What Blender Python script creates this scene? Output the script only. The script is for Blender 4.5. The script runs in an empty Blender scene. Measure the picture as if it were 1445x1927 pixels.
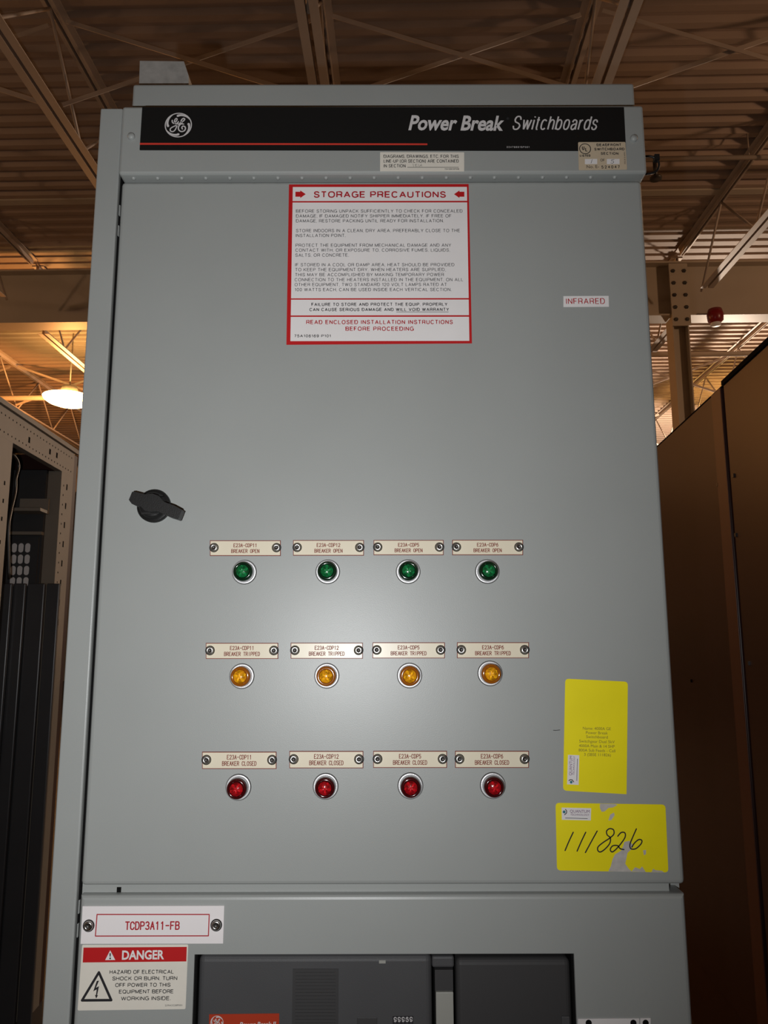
import bpy, bmesh, math, random
from mathutils import Vector, Matrix
random.seed(7)
S = bpy.context.scene
COL = S.collection
R = math.radians

# ------------------------------------------------------------------ camera
F_PX, CX, CY = 1450.0, 722.5, 963.5
CAM = Vector((0.0024, -1.1405, 1.40))
PITCH, YAW, ROLL = R(9.374), R(0.0137), R(-0.128)
cam_data = bpy.data.cameras.new('camera')
cam = bpy.data.objects.new('camera', cam_data); COL.objects.link(cam)
fwd = Vector((math.sin(YAW)*math.cos(PITCH), math.cos(YAW)*math.cos(PITCH), math.sin(PITCH)))
rgt0 = Vector((math.cos(YAW), -math.sin(YAW), 0)); up0 = rgt0.cross(fwd)
rgt = math.cos(ROLL)*rgt0 + math.sin(ROLL)*up0
upv = -math.sin(ROLL)*rgt0 + math.cos(ROLL)*up0
cam.matrix_world = Matrix.Translation(CAM) @ Matrix((rgt, upv, -fwd)).transposed().to_4x4()
cam_data.sensor_fit = 'VERTICAL'; cam_data.sensor_height = 24.0
cam_data.lens = 24.0*F_PX/1927.0
cam_data.clip_start = 0.02; cam_data.clip_end = 200
S.camera = cam

# ------------------------------------------------------------------ world, exposure, lights
w = bpy.data.worlds.new('world'); S.world = w; w.use_nodes = True
w.node_tree.nodes['Background'].inputs[0].default_value = (1.0, 0.72, 0.5, 1)
w.node_tree.nodes['Background'].inputs[1].default_value = 0.01
S.view_settings.view_transform = 'Standard'; S.view_settings.look = 'None'
S.view_settings.exposure = 0.0; S.view_settings.gamma = 1.0
S.view_settings.use_curve_mapping = False
S.cycles.max_bounces = 5; S.cycles.diffuse_bounces = 3; S.cycles.glossy_bounces = 3
S.cycles.use_denoising = True
S.cycles.sample_clamp_indirect = 3.0

FLASH_W = 46.0
fl = bpy.data.lights.new('camera_flash', 'SPOT')        # the phone's flash, beside its lens
fl.energy = FLASH_W; fl.color = (0.98, 0.993, 1.0); fl.shadow_soft_size = 0.006
fl.spot_size = R(160); fl.spot_blend = 1.0
flo = bpy.data.objects.new('camera_flash', fl); COL.objects.link(flo)
flo.location = CAM + Vector((-0.09, -0.004, -0.055))
flo.rotation_euler = (Vector((-0.60, 0.0, 1.78)) - flo.location).to_track_quat('-Z', 'Y').to_euler()
LAMP_W = 900.0          # each high-bay lamp's own light, see make_lamp()

# ------------------------------------------------------------------ pixel -> plane helpers (measuring the photograph)
def ray(px, py):
    return (fwd*F_PX + rgt*(px-CX) - upv*(py-CY))
def D(px, py, y=0.0):
    d = ray(px, py); t = (y-CAM.y)/d.y; p = CAM+d*t
    return (p.x, p.z)
class Frame:            # a vertical plane: distance dist along n from the camera; s along t
    def __init__(s, dist, n, t):
        s.n = Vector((n[0], n[1], 0)).normalized(); s.t = Vector((t[0], t[1], 0)).normalized()
        s.o = Vector((CAM.x, CAM.y, 0)) + s.n*dist
    def at(s, px, py, off=0.0):
        d = ray(px, py); o = s.o + s.n*off
        k = (o-CAM).dot(s.n)/d.dot(s.n); p = CAM+d*k
        return ((p-s.o).dot(s.t), p.z)
    def P(s, a, off, z):
        p = s.o + s.t*a + s.n*off
        return (p.x, p.y, z)

# ------------------------------------------------------------------ materials
MATS = {}
def mat(name, col, rough=0.5, metal=0.0, spec=0.5, noise=0.0, nscale=20.0, bump=0.0, bscale=400.0, coat=0.0, emit=None, estr=0.0, trans=0.0, ior=1.45):
    m = bpy.data.materials.new(name); m.use_nodes = True; MATS[name] = m
    nt = m.node_tree; b = nt.nodes['Principled BSDF']
    b.inputs['Base Color'].default_value = (*col, 1); b.inputs['Roughness'].default_value = rough
    b.inputs['Metallic'].default_value = metal; b.inputs['Specular IOR Level'].default_value = spec
    b.inputs['Coat Weight'].default_value = coat; b.inputs['Coat Roughness'].default_value = 0.05
    b.inputs['Transmission Weight'].default_value = trans; b.inputs['IOR'].default_value = ior
    if emit: b.inputs['Emission Color'].default_value = (*emit, 1); b.inputs['Emission Strength'].default_value = estr
    tc = nt.nodes.new('ShaderNodeTexCoord')
    if noise:
        n = nt.nodes.new('ShaderNodeTexNoise'); n.inputs['Scale'].default_value = nscale; n.inputs['Detail'].default_value = 5
        nt.links.new(tc.outputs['Object'], n.inputs['Vector'])
        r = nt.nodes.new('ShaderNodeMapRange'); r.inputs['From Min'].default_value = .25; r.inputs['From Max'].default_value = .75
        r.inputs['To Min'].default_value = 1-noise; r.inputs['To Max'].default_value = 1+noise
        nt.links.new(n.outputs['Fac'], r.inputs['Value'])
        mx = nt.nodes.new('ShaderNodeVectorMath'); mx.operation = 'SCALE'; mx.inputs[0].default_value = col
        nt.links.new(r.outputs[0], mx.inputs['Scale']); nt.links.new(mx.outputs[0], b.inputs['Base Color'])
    if bump:
        n = nt.nodes.new('ShaderNodeTexNoise'); n.inputs['Scale'].default_value = bscale; n.inputs['Detail'].default_value = 2
        nt.links.new(tc.outputs['Object'], n.inputs['Vector'])
        bp = nt.nodes.new('ShaderNodeBump'); bp.inputs['Strength'].default_value = bump; bp.inputs['Distance'].default_value = 0.001
        nt.links.new(n.outputs['Fac'], bp.inputs['Height']); nt.links.new(bp.outputs[0], b.inputs['Normal'])
    return m
M_GREY = mat('grey_enamel', (.33, .345, .335), .37, 0, .5, noise=.03, nscale=6, bump=.12, bscale=900)
M_GAP = mat('dark_gap', (.006, .006, .006), .9, 0, .1)
M_BLACK = mat('black_plate', (.010, .010, .010), .45, 0, .3)
M_SILVER = mat('silver_print', (.62, .6, .6), .5)
M_REDLINE = mat('red_print', (.62, .045, .03), .5)
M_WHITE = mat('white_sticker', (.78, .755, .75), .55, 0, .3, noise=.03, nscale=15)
M_CREAM = mat('cream_sticker', (.74, .70, .62), .5, 0, .3, noise=.03, nscale=30)
M_TAN = mat('tan_sticker', (.56, .46, .33), .5, 0, .3, noise=.04, nscale=30)
M_RED = mat('red_sticker', (.50, .012, .014), .5, 0, .3)
M_REDTXT = mat('red_lettering', (.42, .02, .03), .5, 0, .3)
M_INK = mat('black_lettering', (.025, .024, .027), .6, 0, .2)
M_GREYTXT = mat('grey_lettering', (.055, .055, .06), .6, 0, .2)
M_PLATE = mat('ivory_laminate', (.74, .67, .52), .3, 0, .35)
M_PLATEW = mat('white_laminate', (.84, .80, .80), .25, 0, .5)
M_ENGR = mat('engraved_brown', (.20, .03, .018), .6, 0, .2)
M_STEEL = mat('bright_steel', (.62, .62, .6), .25, 1.0)
M_STEELD = mat('dark_steel', (.10, .095, .09), .4, .8)
M_ALU = mat('satin_aluminium', (.60, .60, .61), .42, .5, bump=.15, bscale=900)
M_YEL = mat('yellow_card', (.88, .76, .006), .5, 0, .3, noise=.05, nscale=12)
M_TORN = mat('torn_paper', (.50, .47, .44), .8, noise=.12, nscale=120)
M_PURP = mat('purple_print', (.16, .06, .16), .6)
M_TEAL = mat('teal_print', (.03, .17, .22), .6)
M_YTXT = mat('faded_print', (.20, .17, .02), .6)
M_BLKPL = mat('black_plastic', (.012, .012, .012), .42, 0, .5, bump=.2, bscale=700)
M_BRK = mat('charcoal_moulding', (.068, .068, .071), .5, 0, .4, noise=.06, nscale=10, bump=.15, bscale=900)
M_BRKD = mat('charcoal_dark', (.046, .045, .046), .55, 0, .4)
M_LGREY = mat('pale_grey_plastic', (.33, .33, .30), .5)
M_BRED = mat('breaker_red_label', (.42, .035, .008), .5)
M_GALV = mat('galvanised', (.40, .39, .37), .55, .25, noise=.18, nscale=60)
M_FRAME = mat('switchgear_grey', (.24, .205, .165), .5, noise=.05, nscale=10)
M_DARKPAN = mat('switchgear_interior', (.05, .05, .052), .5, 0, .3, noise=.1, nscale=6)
M_SLAT = mat('slate_panel', (.075, .075, .08), .32, .2, noise=.1, nscale=4)
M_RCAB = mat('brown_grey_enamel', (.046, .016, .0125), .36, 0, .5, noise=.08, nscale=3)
M_LITSTRIP = mat('lamplit_strip_enamel', (.115, .046, .032), .42)  # lamplight on the corner strip put into a lighter orange
M_DECK = mat('painted_deck', (.40, .29, .22), .6, 0, .3, noise=.10, nscale=1.5)
M_JOIST = mat('painted_joist', (.52, .42, .34), .5, 0, .4, noise=.08, nscale=4)
M_GIRD = mat('painted_girder', (.50, .42, .33), .5, 0, .4, noise=.06, nscale=2)
M_WALL = mat('block_wall', (.40, .36, .30), .9, noise=.06, nscale=2)
M_FLOOR = mat('concrete', (.09, .075, .062), .7, noise=.12, nscale=3)
M_LAMP = mat('lamp_glass', (.9, .8, .6), .3, emit=(1.0, .62, .20), estr=30.0)
M_LAMPH = mat('lamp_housing', (.35, .30, .24), .5, .3)
M_REDB = mat('red_beacon', (.22, .01, .012), .3)
M_PIPE = mat('painted_pipe', (.45, .36, .28), .5)

# ------------------------------------------------------------------ mesh builder
_text_cache = {}
def text_geo(s, bold=0.0):
    k = (s, bold)
    if k in _text_cache: return _text_cache[k]
    c = bpy.data.curves.new('t', 'FONT'); c.body = s; c.size = 1.0; c.offset = bold; c.resolution_u = 3
    c.fill_mode = 'FRONT'
    o = bpy.data.objects.new('t', c); COL.objects.link(o)
    dg = bpy.context.evaluated_depsgraph_get(); dg.update()
    me = bpy.data.meshes.new_from_object(o.evaluated_get(dg))
    v = [(p.co.x, p.co.y) for p in me.vertices]; f = [tuple(p.vertices) for p in me.polygons]
    bpy.data.objects.remove(o); bpy.data.curves.remove(c); bpy.data.meshes.remove(me)
    _text_cache[k] = (v, f); return v, f
_CAP = {}
def cap_h(bold):
    if bold not in _CAP:
        v, f = text_geo('H', bold); _CAP[bold] = max(q[1] for q in v)
    return _CAP[bold]

def catmull(pts, n=6):
    out = []
    P = [pts[0]] + list(pts) + [pts[-1]]
    for i in range(1, len(P)-2):
        a, b, c, d = (Vector(p) for p in P[i-1:i+3])
        for k in range(n):
            t = k/n
            out.append(tuple(.5*((2*b)+(c-a)*t+(2*a-5*b+4*c-d)*t*t+(3*b-a-3*c+d)*t**3)))
    out.append(tuple(pts[-1])); return out

class MB:
    def __init__(s): s.v = []; s.f = []; s.m = []; s.ms = []; s.sm = []
    def mi(s, m):
        if m not in s.ms: s.ms.append(m)
        return s.ms.index(m)
    def add(s, vs, fs, m, smooth=False):
        b = len(s.v); k = s.mi(m); s.v += [tuple(p) for p in vs]
        for f in fs: s.f.append(tuple(b+i for i in f)); s.m.append(k); s.sm.append(smooth)
    def box(s, x0, x1, y0, y1, z0, z1, m):
        s.add([(x, y, z) for x in (x0, x1) for y in (y0, y1) for z in (z0, z1)],
              [(0, 1, 3, 2), (4, 6, 7, 5), (0, 4, 5, 1), (2, 3, 7, 6), (0, 2, 6, 4), (1, 5, 7, 3)], m)
    def fbox(s, fr, a0, a1, o0, o1, z0, z1, m):       # box in a Frame
        s.add([fr.P(a, o, z) for a in (a0, a1) for o in (o0, o1) for z in (z0, z1)],
              [(0, 1, 3, 2), (4, 6, 7, 5), (0, 4, 5, 1), (2, 3, 7, 6), (0, 2, 6, 4), (1, 5, 7, 3)], m)
    def poly(s, pts, y, m): s.add([(p[0], y, p[1]) for p in pts], [tuple(range(len(pts)))], m)
    def slab(s, pts, y0, y1, m, mside=None):           # outline in x,z (counter-clockwise seen from the front); y0 front
        n = len(pts)
        s.add([(p[0], y0, p[1]) for p in pts], [tuple(range(n))], m)
        s.add([(p[0], y1, p[1]) for p in pts], [tuple(range(n))[::-1]], mside or m)
        s.add([(p[0], y0, p[1]) for p in pts]+[(p[0], y1, p[1]) for p in pts],
              [(i, i+n, (i+1) % n+n, (i+1) % n) for i in range(n)], mside or m)
    def lathe(s, prof, c, m, seg=32, smooth=True, axis='-y', mats=None):   # prof (r, h): h grows towards the viewer
        vs = []; n = len(prof)
        for k in range(seg):
            a = 2*math.pi*k/seg
            for r, h in prof:
                if axis == '-y': vs.append((c[0]+r*math.cos(a), c[1]-h, c[2]+r*math.sin(a)))
                else: vs.append((c[0]+r*math.cos(a), c[1]+r*math.sin(a), c[2]+h))
        for j in range(n-1):
            fs = [(k*n+j, ((k+1) % seg)*n+j, ((k+1) % seg)*n+j+1, k*n+j+1) for k in range(seg)]
            b = len(s.v) if j == 0 else b
            if j == 0: s.v += vs
            k_ = s.mi(mats[j] if mats else m)
            for f in fs: s.f.append(tuple(b+i for i in f)); s.m.append(k_); s.sm.append(smooth)
    def ribbon(s, pts, width, y, m, closed=False, flat=False):     # flat pen stroke in the x,z plane; width may be a list
        s.nr = (getattr(s, 'nr', 0)+1) % 12; y -= s.nr*2e-5
        n = len(pts); P = [Vector(p) for p in pts]; L = []; Rr = []
        for i in range(n):
            a = P[i-1] if (i > 0 or closed) else P[i]; b = P[(i+1) % n] if (i < n-1 or closed) else P[i]
            d = (b-a); d = d.normalized() if d.length > 1e-9 else Vector((1, 0)); q = Vector((-d.y, d.x))
            hw = (width[i] if isinstance(width, (list, tuple)) else width)/2
            sc = 1.0
            if 0 < i < n-1:
                d1 = (P[i]-P[i-1])
                if d1.length > 1e-9: sc = 1/max(.6, abs(d1.normalized().dot(d)))
            L.append(P[i]+q*hw*sc); Rr.append(P[i]-q*hw*sc)
        vs = [(p.x, y, p.y) for p in L]+[(p.x, y, p.y) for p in Rr]
        fs = [(i+n, (i+1) % n+n, (i+1) % n, i) for i in range(n if closed else n-1)]
        s.add(vs, fs, m)
        if not closed and not flat:
            for e in (0, n-1):
                hw = (width[e] if isinstance(width, (list, tuple)) else width)/2
                s.poly([(P[e].x+hw*math.cos(k*math.pi/5), P[e].y+hw*math.sin(k*math.pi/5)) for k in range(10)], y-(1e-5 if e else 1.6e-5), m)
    def disc(s, c, r, y, m, n=24): s.poly([(c[0]+r*math.cos(2*math.pi*k/n), c[1]+r*math.sin(2*math.pi*k/n)) for k in range(n)], y, m)
    def tube(s, pts, r, m, seg=8, caps=True):
        P = [Vector(p) for p in pts]; vs = []; n = len(P)
        u = None
        for i in range(n):
            d = (P[min(i+1, n-1)]-P[max(i-1, 0)]).normalized()
            if u is None: u = d.cross(Vector((0, 0, 1))) if abs(d.z) < .9 else d.cross(Vector((1, 0, 0)))
            u = (u-d*u.dot(d)).normalized(); v = d.cross(u)
            for k in range(seg):
                a = 2*math.pi*k/seg; vs.append(P[i]+u*r*math.cos(a)+v*r*math.sin(a))
        fs = [(i*seg+k, i*seg+(k+1) % seg, (i+1)*seg+(k+1) % seg, (i+1)*seg+k) for i in range(n-1) for k in range(seg)]
        if caps: fs += [tuple(range(seg))[::-1], tuple((n-1)*seg+k for k in range(seg))]
        s.add(vs, fs, m, smooth=True)
    def bar(s, a, b, wid, hgt, m):                     # rectangular bar between two points
        a, b = Vector(a), Vector(b); d = (b-a).normalized(); u = d.cross(Vector((0, 0, 1)))
        u = u.normalized() if u.length > 1e-3 else Vector((1, 0, 0)); v = u.cross(d)
        vs = [p+u*wid/2*i+v*hgt/2*j for p in (a, b) for i, j in ((-1, -1), (1, -1), (1, 1), (-1, 1))]
        s.add(vs, [(0, 1, 2, 3), (7, 6, 5, 4), (0, 4, 5, 1), (1, 5, 6, 2), (2, 6, 7, 3), (3, 7, 4, 0)], m)
    def text(s, t, A, B, cap, y, m, bold=0.0, shear=0.0):
        # lettering whose ink runs from A to B (x,z on the baseline) with cap height cap (metres)
        v, f = text_geo(t, bold); H = cap_h(bold)
        sv = [(p[0]+shear*p[1], p[1]) for p in v]
        x0 = min(p[0] for p in sv); x1 = max(p[0] for p in sv)
        A = Vector(A); B = Vector(B); U = (B-A)/(x1-x0); V = Vector((-(B-A).y, (B-A).x)).normalized()*(cap/H)
        q = [A+U*(p[0]-x0)+V*p[1] for p in sv]
        # font faces may wind either way: make them face the viewer (-y)
        out = []
        for fc in f:
            ar = 0
            for i in range(len(fc)):
                a, b = q[fc[i]], q[fc[(i+1) % len(fc)]]; ar += a.x*b.y-b.x*a.y
            out.append(fc if ar > 0 else fc[::-1])
        s.add([(p.x, y, p.y) for p in q], out, m)
    def build(s, name, parent=None, origin=None, bevel=0, seg=2, smooth_angle=None):
        me = bpy.data.meshes.new(name)
        xs = [(min(p[i] for p in s.v), max(p[i] for p in s.v)) for i in range(3)]
        o = Vector(origin) if origin is not None else Vector(((xs[0][0]+xs[0][1])/2, (xs[1][0]+xs[1][1])/2, xs[2][0]))
        me.from_pydata([tuple(Vector(p)-o) for p in s.v], [], s.f)
        for m in s.ms: me.materials.append(m)
        for i, p in enumerate(me.polygons): p.material_index = s.m[i]; p.use_smooth = s.sm[i]
        me.update()
        ob = bpy.data.objects.new(name, me); COL.objects.link(ob)
        place(ob, o, parent)
        if bevel:
            b = ob.modifiers.new('bevel', 'BEVEL'); b.width = bevel; b.segments = seg; b.limit_method = 'ANGLE'
            b.angle_limit = R(50)
            b.harden_normals = False
        return ob
WORLD = {}
def place(ob, o, parent):
    WORLD[ob] = Vector(o)
    if parent is not None:
        ob.parent = parent; ob.location = Vector(o)-WORLD[parent]
    else: ob.location = o
def thing(name, label, cat, loc, group=None):
    o = bpy.data.objects.new(name, None); COL.objects.link(o); o.empty_display_size = .1
    place(o, loc, None); o['label'] = label; o['category'] = cat
    if group: o['group'] = group
    return o
def tag(o, label, cat=None, group=None):
    o['label'] = label
    if cat: o['category'] = cat
    if group: o['group'] = group
    return o
def structure(o): o['kind'] = 'structure'; return o
def dup(ob, loc, parent):
    c = ob.copy(); COL.objects.link(c); c.parent = None; place(c, loc, parent); return c

def rounded(c, rads, n=5):
    """corner points TL, TR, BR, BL (x,z) -> counter-clockwise outline with rounded corners"""
    pts = [c[3], c[2], c[1], c[0]]; rr = [rads[3], rads[2], rads[1], rads[0]]; out = []
    for i in range(4):
        p = Vector(pts[i]); a = Vector(pts[i-1]); b = Vector(pts[(i+1) % 4]); r = rr[i]
        if r <= 0: out.append(tuple(p)); continue
        p0 = p+(a-p).normalized()*r; p1 = p+(b-p).normalized()*r
        for k in range(n+1):
            t = k/n; out.append(tuple(p0*(1-t)**2+p*2*t*(1-t)+p1*t*t))
    return out

def split_sharp(pts, deg):                          # break a pen stroke where it turns back on itself
    pts = [p for i, p in enumerate(pts) if i == 0 or (Vector(p)-Vector(pts[i-1])).length > 1e-7]
    out = [[pts[0]]]
    for i in range(1, len(pts)):
        out[-1].append(pts[i])
        if i < len(pts)-1:
            a = Vector(pts[i])-Vector(pts[i-1]); b = Vector(pts[i+1])-Vector(pts[i])
            if a.length > 1e-9 and b.length > 1e-9 and a.angle(b) > R(deg): out.append([pts[i]])
    return out
# ------------------------------------------------------------------ single-stroke engraving font (4 x 6 grid)
def arc(cx, cy, rx, ry, a0, a1, n=8): return [(cx+rx*math.cos(R(a0+(a1-a0)*k/n)), cy+ry*math.sin(R(a0+(a1-a0)*k/n))) for k in range(n+1)]
G = {
 'A': [[(0, 0), (2, 6), (4, 0)], [(.7, 2.2), (3.3, 2.2)]],
 'B': [[(0, 0), (0, 6), (2.4, 6)]+arc(2.4, 4.6, 1.4, 1.4, 90, -90)+[(0, 3.2)], [(2.4, 3.2)]+arc(2.5, 1.6, 1.5, 1.6, 90, -90)+[(0, 0)]],
 'C': [[(4, 4.6)]+arc(2, 4.2, 2, 1.8, 10, 180)+arc(2, 1.8, 2, 1.8, 180, 350)],
 'D': [[(0, 0), (0, 6), (2, 6)]+arc(2, 3, 2, 3, 90, -90)+[(0, 0)]],
 'E': [[(3.8, 6), (0, 6), (0, 0), (3.8, 0)], [(0, 3.1), (2.8, 3.1)]],
 'F': [[(3.8, 6), (0, 6), (0, 0)], [(0, 3.1), (2.8, 3.1)]],
 'I': [[(2, 0), (2, 6)]],
 'K': [[(0, 0), (0, 6)], [(3.8, 6), (0, 2.4)], [(1.3, 3.5), (4, 0)]],
 'L': [[(0, 6), (0, 0), (3.6, 0)]],
 'N': [[(0, 0), (0, 6), (4, 0), (4, 6)]],
 'O': [arc(2, 4, 2, 2, 0, 180)+arc(2, 2, 2, 2, 180, 360)+[(4, 4)]],
 'P': [[(0, 0), (0, 6), (2.4, 6)]+arc(2.4, 4.4, 1.6, 1.6, 90, -90)+[(0, 2.8)]],
 'R': [[(0, 0), (0, 6), (2.4, 6)]+arc(2.4, 4.5, 1.5, 1.5, 90, -90)+[(0, 3)], [(2, 3), (4, 0)]],
 'S': [arc(2, 4.5, 1.9, 1.5, 20, 270)+arc(2, 1.5, 2, 1.5, 90, -160)],
 'T': [[(0, 6), (4, 6)], [(2, 6), (2, 0)]],
 '1': [[(1, 4.9), (2.2, 6), (2.2, 0)]],
 '2': [arc(2, 4.4, 1.9, 1.6, 170, -30)+[(0, 0), (4, 0)]],
 '3': [arc(1.9, 4.5, 1.8, 1.5, 150, -90)+arc(1.9, 1.5, 2, 1.5, 90, -150)],
 '5': [[(3.7, 6), (.4, 6), (.2, 3.2)]+arc(1.9, 1.9, 2, 1.9, 110, -150)],
 '6': [[(3.4, 5.8), (2, 5.6), (.4, 3.4)]+arc(2, 1.9, 2, 1.9, 160, -200, 14)],
 '-': [[(.4, 3), (3.6, 3)]], ' ': [],
}
def engrave(mb, t, A, B, cap, y, m, wid):
    n = len(t); A = Vector(A); B = Vector(B); U = (B-A); L = U.length; U.normalize(); V = Vector((-U.y, U.x))
    pitch = L/(n-.30); gw = pitch*.70
    for i, ch in enumerate(t):
        for st in G[ch]:
            for sg in split_sharp([tuple(A+U*(i*pitch+p[0]/4*gw)+V*(p[1]/6*cap)) for p in st], 58): mb.ribbon(sg, wid, y, m)

# ------------------------------------------------------------------ plain grotesque lettering drawn as pen strokes in a unit box: (width, strokes)
def sup(cx, cy, rx, ry, a0, a1, n=14, e=.86):
    out = []
    for k in range(n+1):
        t = R(a0+(a1-a0)*k/n); c, q = math.cos(t), math.sin(t)
        out.append((cx+rx*math.copysign(abs(c)**e, c), cy+ry*math.copysign(abs(q)**e, q)))
    return out
SC = [(.95, .74), (.80, .94), (.5, 1), (.2, .95), (.05, .76), (.2, .58), (.5, .51), (.82, .42), (1, .25), (.82, .05), (.5, 0), (.18, .05), (0, .27)]
SIX = [(.93, .78), (.75, .97), (.5, 1), (.2, .9), (.03, .6), (0, .33)]
H = {
 'A': (.74, [[(0, 0), (.5, 1)], [(.5, 1), (1, 0)], [(.17, .33), (.83, .33)]]),
 'B': (.64, [[(.65, 1), (0, 1), (0, 0), (.65, 0)], [(0, .52), (.65, .52)], sup(.62, .76, .33, .24, 90, -90), sup(.62, .26, .38, .26, 90, -90)]),
 'C': (.72, [sup(.5, .5, .5, .5, 36, 324, 20)]), 'D': (.70, [[(.45, 1), (0, 1), (0, 0), (.45, 0)], sup(.45, .5, .55, .5, 90, -90)]),
 'E': (.58, [[(1, 1), (0, 1), (0, 0), (1, 0)], [(0, .52), (.92, .52)]]), 'F': (.54, [[(1, 1), (0, 1), (0, 0)], [(0, .50), (.88, .50)]]),
 'G': (.75, [sup(.5, .5, .5, .5, 40, 330, 20), [(.55, .47), (1, .47), (1, .02)]]), 'H': (.66, [[(0, 0), (0, 1)], [(1, 0), (1, 1)], [(0, .52), (1, .52)]]),
 'I': (.0, [[(.5, 0), (.5, 1)]]), 'J': (.5, [[(1, 1), (1, .3)]+sup(.5, .28, .5, .28, 0, -180)]),
 'K': (.67, [[(0, 0), (0, 1)], [(.95, 1), (0, .34)], [(.36, .60), (1, 0)]]), 'L': (.52, [[(0, 1), (0, 0), (1, 0)]]),
 'M': (.80, [[(0, 0), (0, 1), (.5, .05), (1, 1), (1, 0)]]), 'N': (.66, [[(0, 0), (0, 1), (1, 0), (1, 1)]]),
 'O': (.78, [sup(.5, .5, .5, .5, 0, 360, 24)]), 'P': (.62, [[(0, 0), (0, 1), (.6, 1)], [(0, .46), (.6, .46)], sup(.58, .73, .42, .27, 90, -90)]),
 'Q': (.78, [sup(.5, .5, .5, .5, 0, 360, 24), [(.62, .25), (1, -.03)]]),
 'R': (.66, [[(0, 0), (0, 1), (.6, 1)], [(0, .48), (.6, .48)], sup(.58, .74, .40, .26, 90, -90), [(.58, .48), (.9, .38), (.95, 0)]]),
 'S': (.63, [catmull(SC, 3)]), 'T': (.62, [[(0, 1), (1, 1)], [(.5, 1), (.5, 0)]]), 'U': (.66, [[(0, 1), (0, .35)]+sup(.5, .34, .5, .34, 180, 360)+[(1, 1)]]),
 'V': (.70, [[(0, 1), (.5, 0)], [(.5, 0), (1, 1)]]), 'W': (1.0, [[(0, 1), (.25, 0), (.5, 1), (.75, 0), (1, 1)]]), 'X': (.66, [[(0, 0), (1, 1)], [(0, 1), (1, 0)]]),
 'Y': (.68, [[(0, 1), (.5, .42)], [(1, 1), (.5, .42)], [(.5, .42), (.5, 0)]]), 'Z': (.6, [[(0, 1), (1, 1), (0, 0), (1, 0)]]),
 '0': (.54, [sup(.5, .5, .5, .5, 0, 360, 20)]), '1': (.30, [[(0, .74), (.8, 1), (.8, 0)]]), '2': (.54, [catmull([(.02, .68), (.14, .92), (.5, 1), (.88, .9), (.96, .68), (.7, .42), (.2, .16)], 3)+[(0, 0), (1, 0)]]),
 '3': (.54, [catmull([(.04, .76), (.2, .95), (.5, 1), (.88, .9), (.9, .65), (.5, .54)], 3), catmull([(.5, .54), (.95, .42), (.96, .14), (.5, 0), (.14, .06), (0, .26)], 3)]),
 '4': (.56, [[(.75, 0), (.75, 1), (0, .3), (1, .3)]]), '5': (.54, [[(.92, 1), (.16, 1), (.06, .5)]+catmull([(.06, .5), (.5, .64), (.95, .5), (.95, .14), (.5, 0), (.14, .06), (0, .24)], 3)]),
 '6': (.54, [catmull(SIX, 3)+sup(.5, .31, .5, .31, 180, 540)]), '7': (.54, [[(0, 1), (1, 1), (.55, .45), (.38, 0)]]), '8': (.54, [sup(.5, .76, .42, .24, 0, 360), sup(.5, .26, .5, .26, 0, 360)]),
 '9': (.54, [[(1-x, 1-y) for x, y in catmull(SIX, 3)+sup(.5, .31, .5, .31, 180, 540)]]),
 '.': (.0, [[(.5, -.075), (.5, .075)]]), ',': (.0, [[(.5, .03), (.35, -.12)]]), '-': (.28, [[(0, .40), (1, .40)]]), '(': (.18, [sup(1, .45, 1, .6, 100, 260)]), ')': (.18, [sup(0, .45, 1, .6, 80, -80)]), ' ': (.16, []),
 'o': (.48, [sup(.5, .37, .5, .37, 0, 360, 20)]), 'w': (.74, [[(0, .74), (.25, 0), (.5, .72), (.75, 0), (1, .74)]]), 'e': (.48, [[(.03, .37), (1, .37)]+sup(.5, .37, .5, .37, 0, 320, 18)]),
 'r': (.26, [[(0, 0), (0, .74)], catmull([(0, .48), (.4, .68), (1, .73)], 3)]),
 'a': (.46, [catmull([(.05, .56), (.2, .70), (.5, .74), (.85, .66), (.93, .5)], 3)+[(.93, .12), (1, 0)], catmull([(.93, .42), (.5, .41), (.1, .32), (0, .17), (.14, .03), (.42, 0), (.78, .1), (.93, .26)], 3)]),
 'k': (.48, [[(0, 0), (0, 1)], [(.95, .74), (0, .26)], [(.36, .46), (1, 0)]]), 'i': (.0, [[(.5, 0), (.5, .74)], [(.5, .92), (.5, 1)]]), 't': (.26, [[(.45, .96), (.45, .12), (.65, 0), (1, 0)], [(0, .74), (1, .74)]]),
 'c': (.46, [sup(.5, .37, .5, .37, 42, 318, 16)]), 'h': (.46, [[(0, 0), (0, 1)], catmull([(0, .46), (.25, .68), (.6, .74), (.93, .64), (1, .44)], 3)+[(1, 0)]]),
 'b': (.48, [[(0, 0), (0, 1)], sup(.5, .37, .5, .37, 0, 360, 20)]), 'd': (.48, [[(1, 0), (1, 1)], sup(.5, .37, .5, .37, 0, 360, 20)]), 's': (.43, [[(x, y*.74) for x, y in catmull(SC, 3)]]),
}
def grot(mb, t, A, B, cap, y, m, tw=.13, shear=0.0, gap=.20):
    A = Vector(A); B = Vector(B); U = (B-A); L = U.length; U.normalize(); V = Vector((-U.y, U.x))
    tot = sum(H[c][0]+tw+gap for c in t)-gap
    k = L/(tot*cap); x = 0.0; T = tw*cap                # k squeezes the widths, never the stroke
    kw = (L-len(t)*T-shear*cap*.9)/((tot-len(t)*tw)*cap)
    for c in t:
        w, st = H[c]; gw = w*cap*kw
        for q in st:
            for sg in split_sharp([tuple(A+U*(x+T/2+p[0]*gw+shear*p[1]*cap)+V*(T/2+p[1]*(cap-T))) for p in q], 100): mb.ribbon(sg, T, y, m, flat=True)
        x += gw+T+gap*cap*kw

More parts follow.
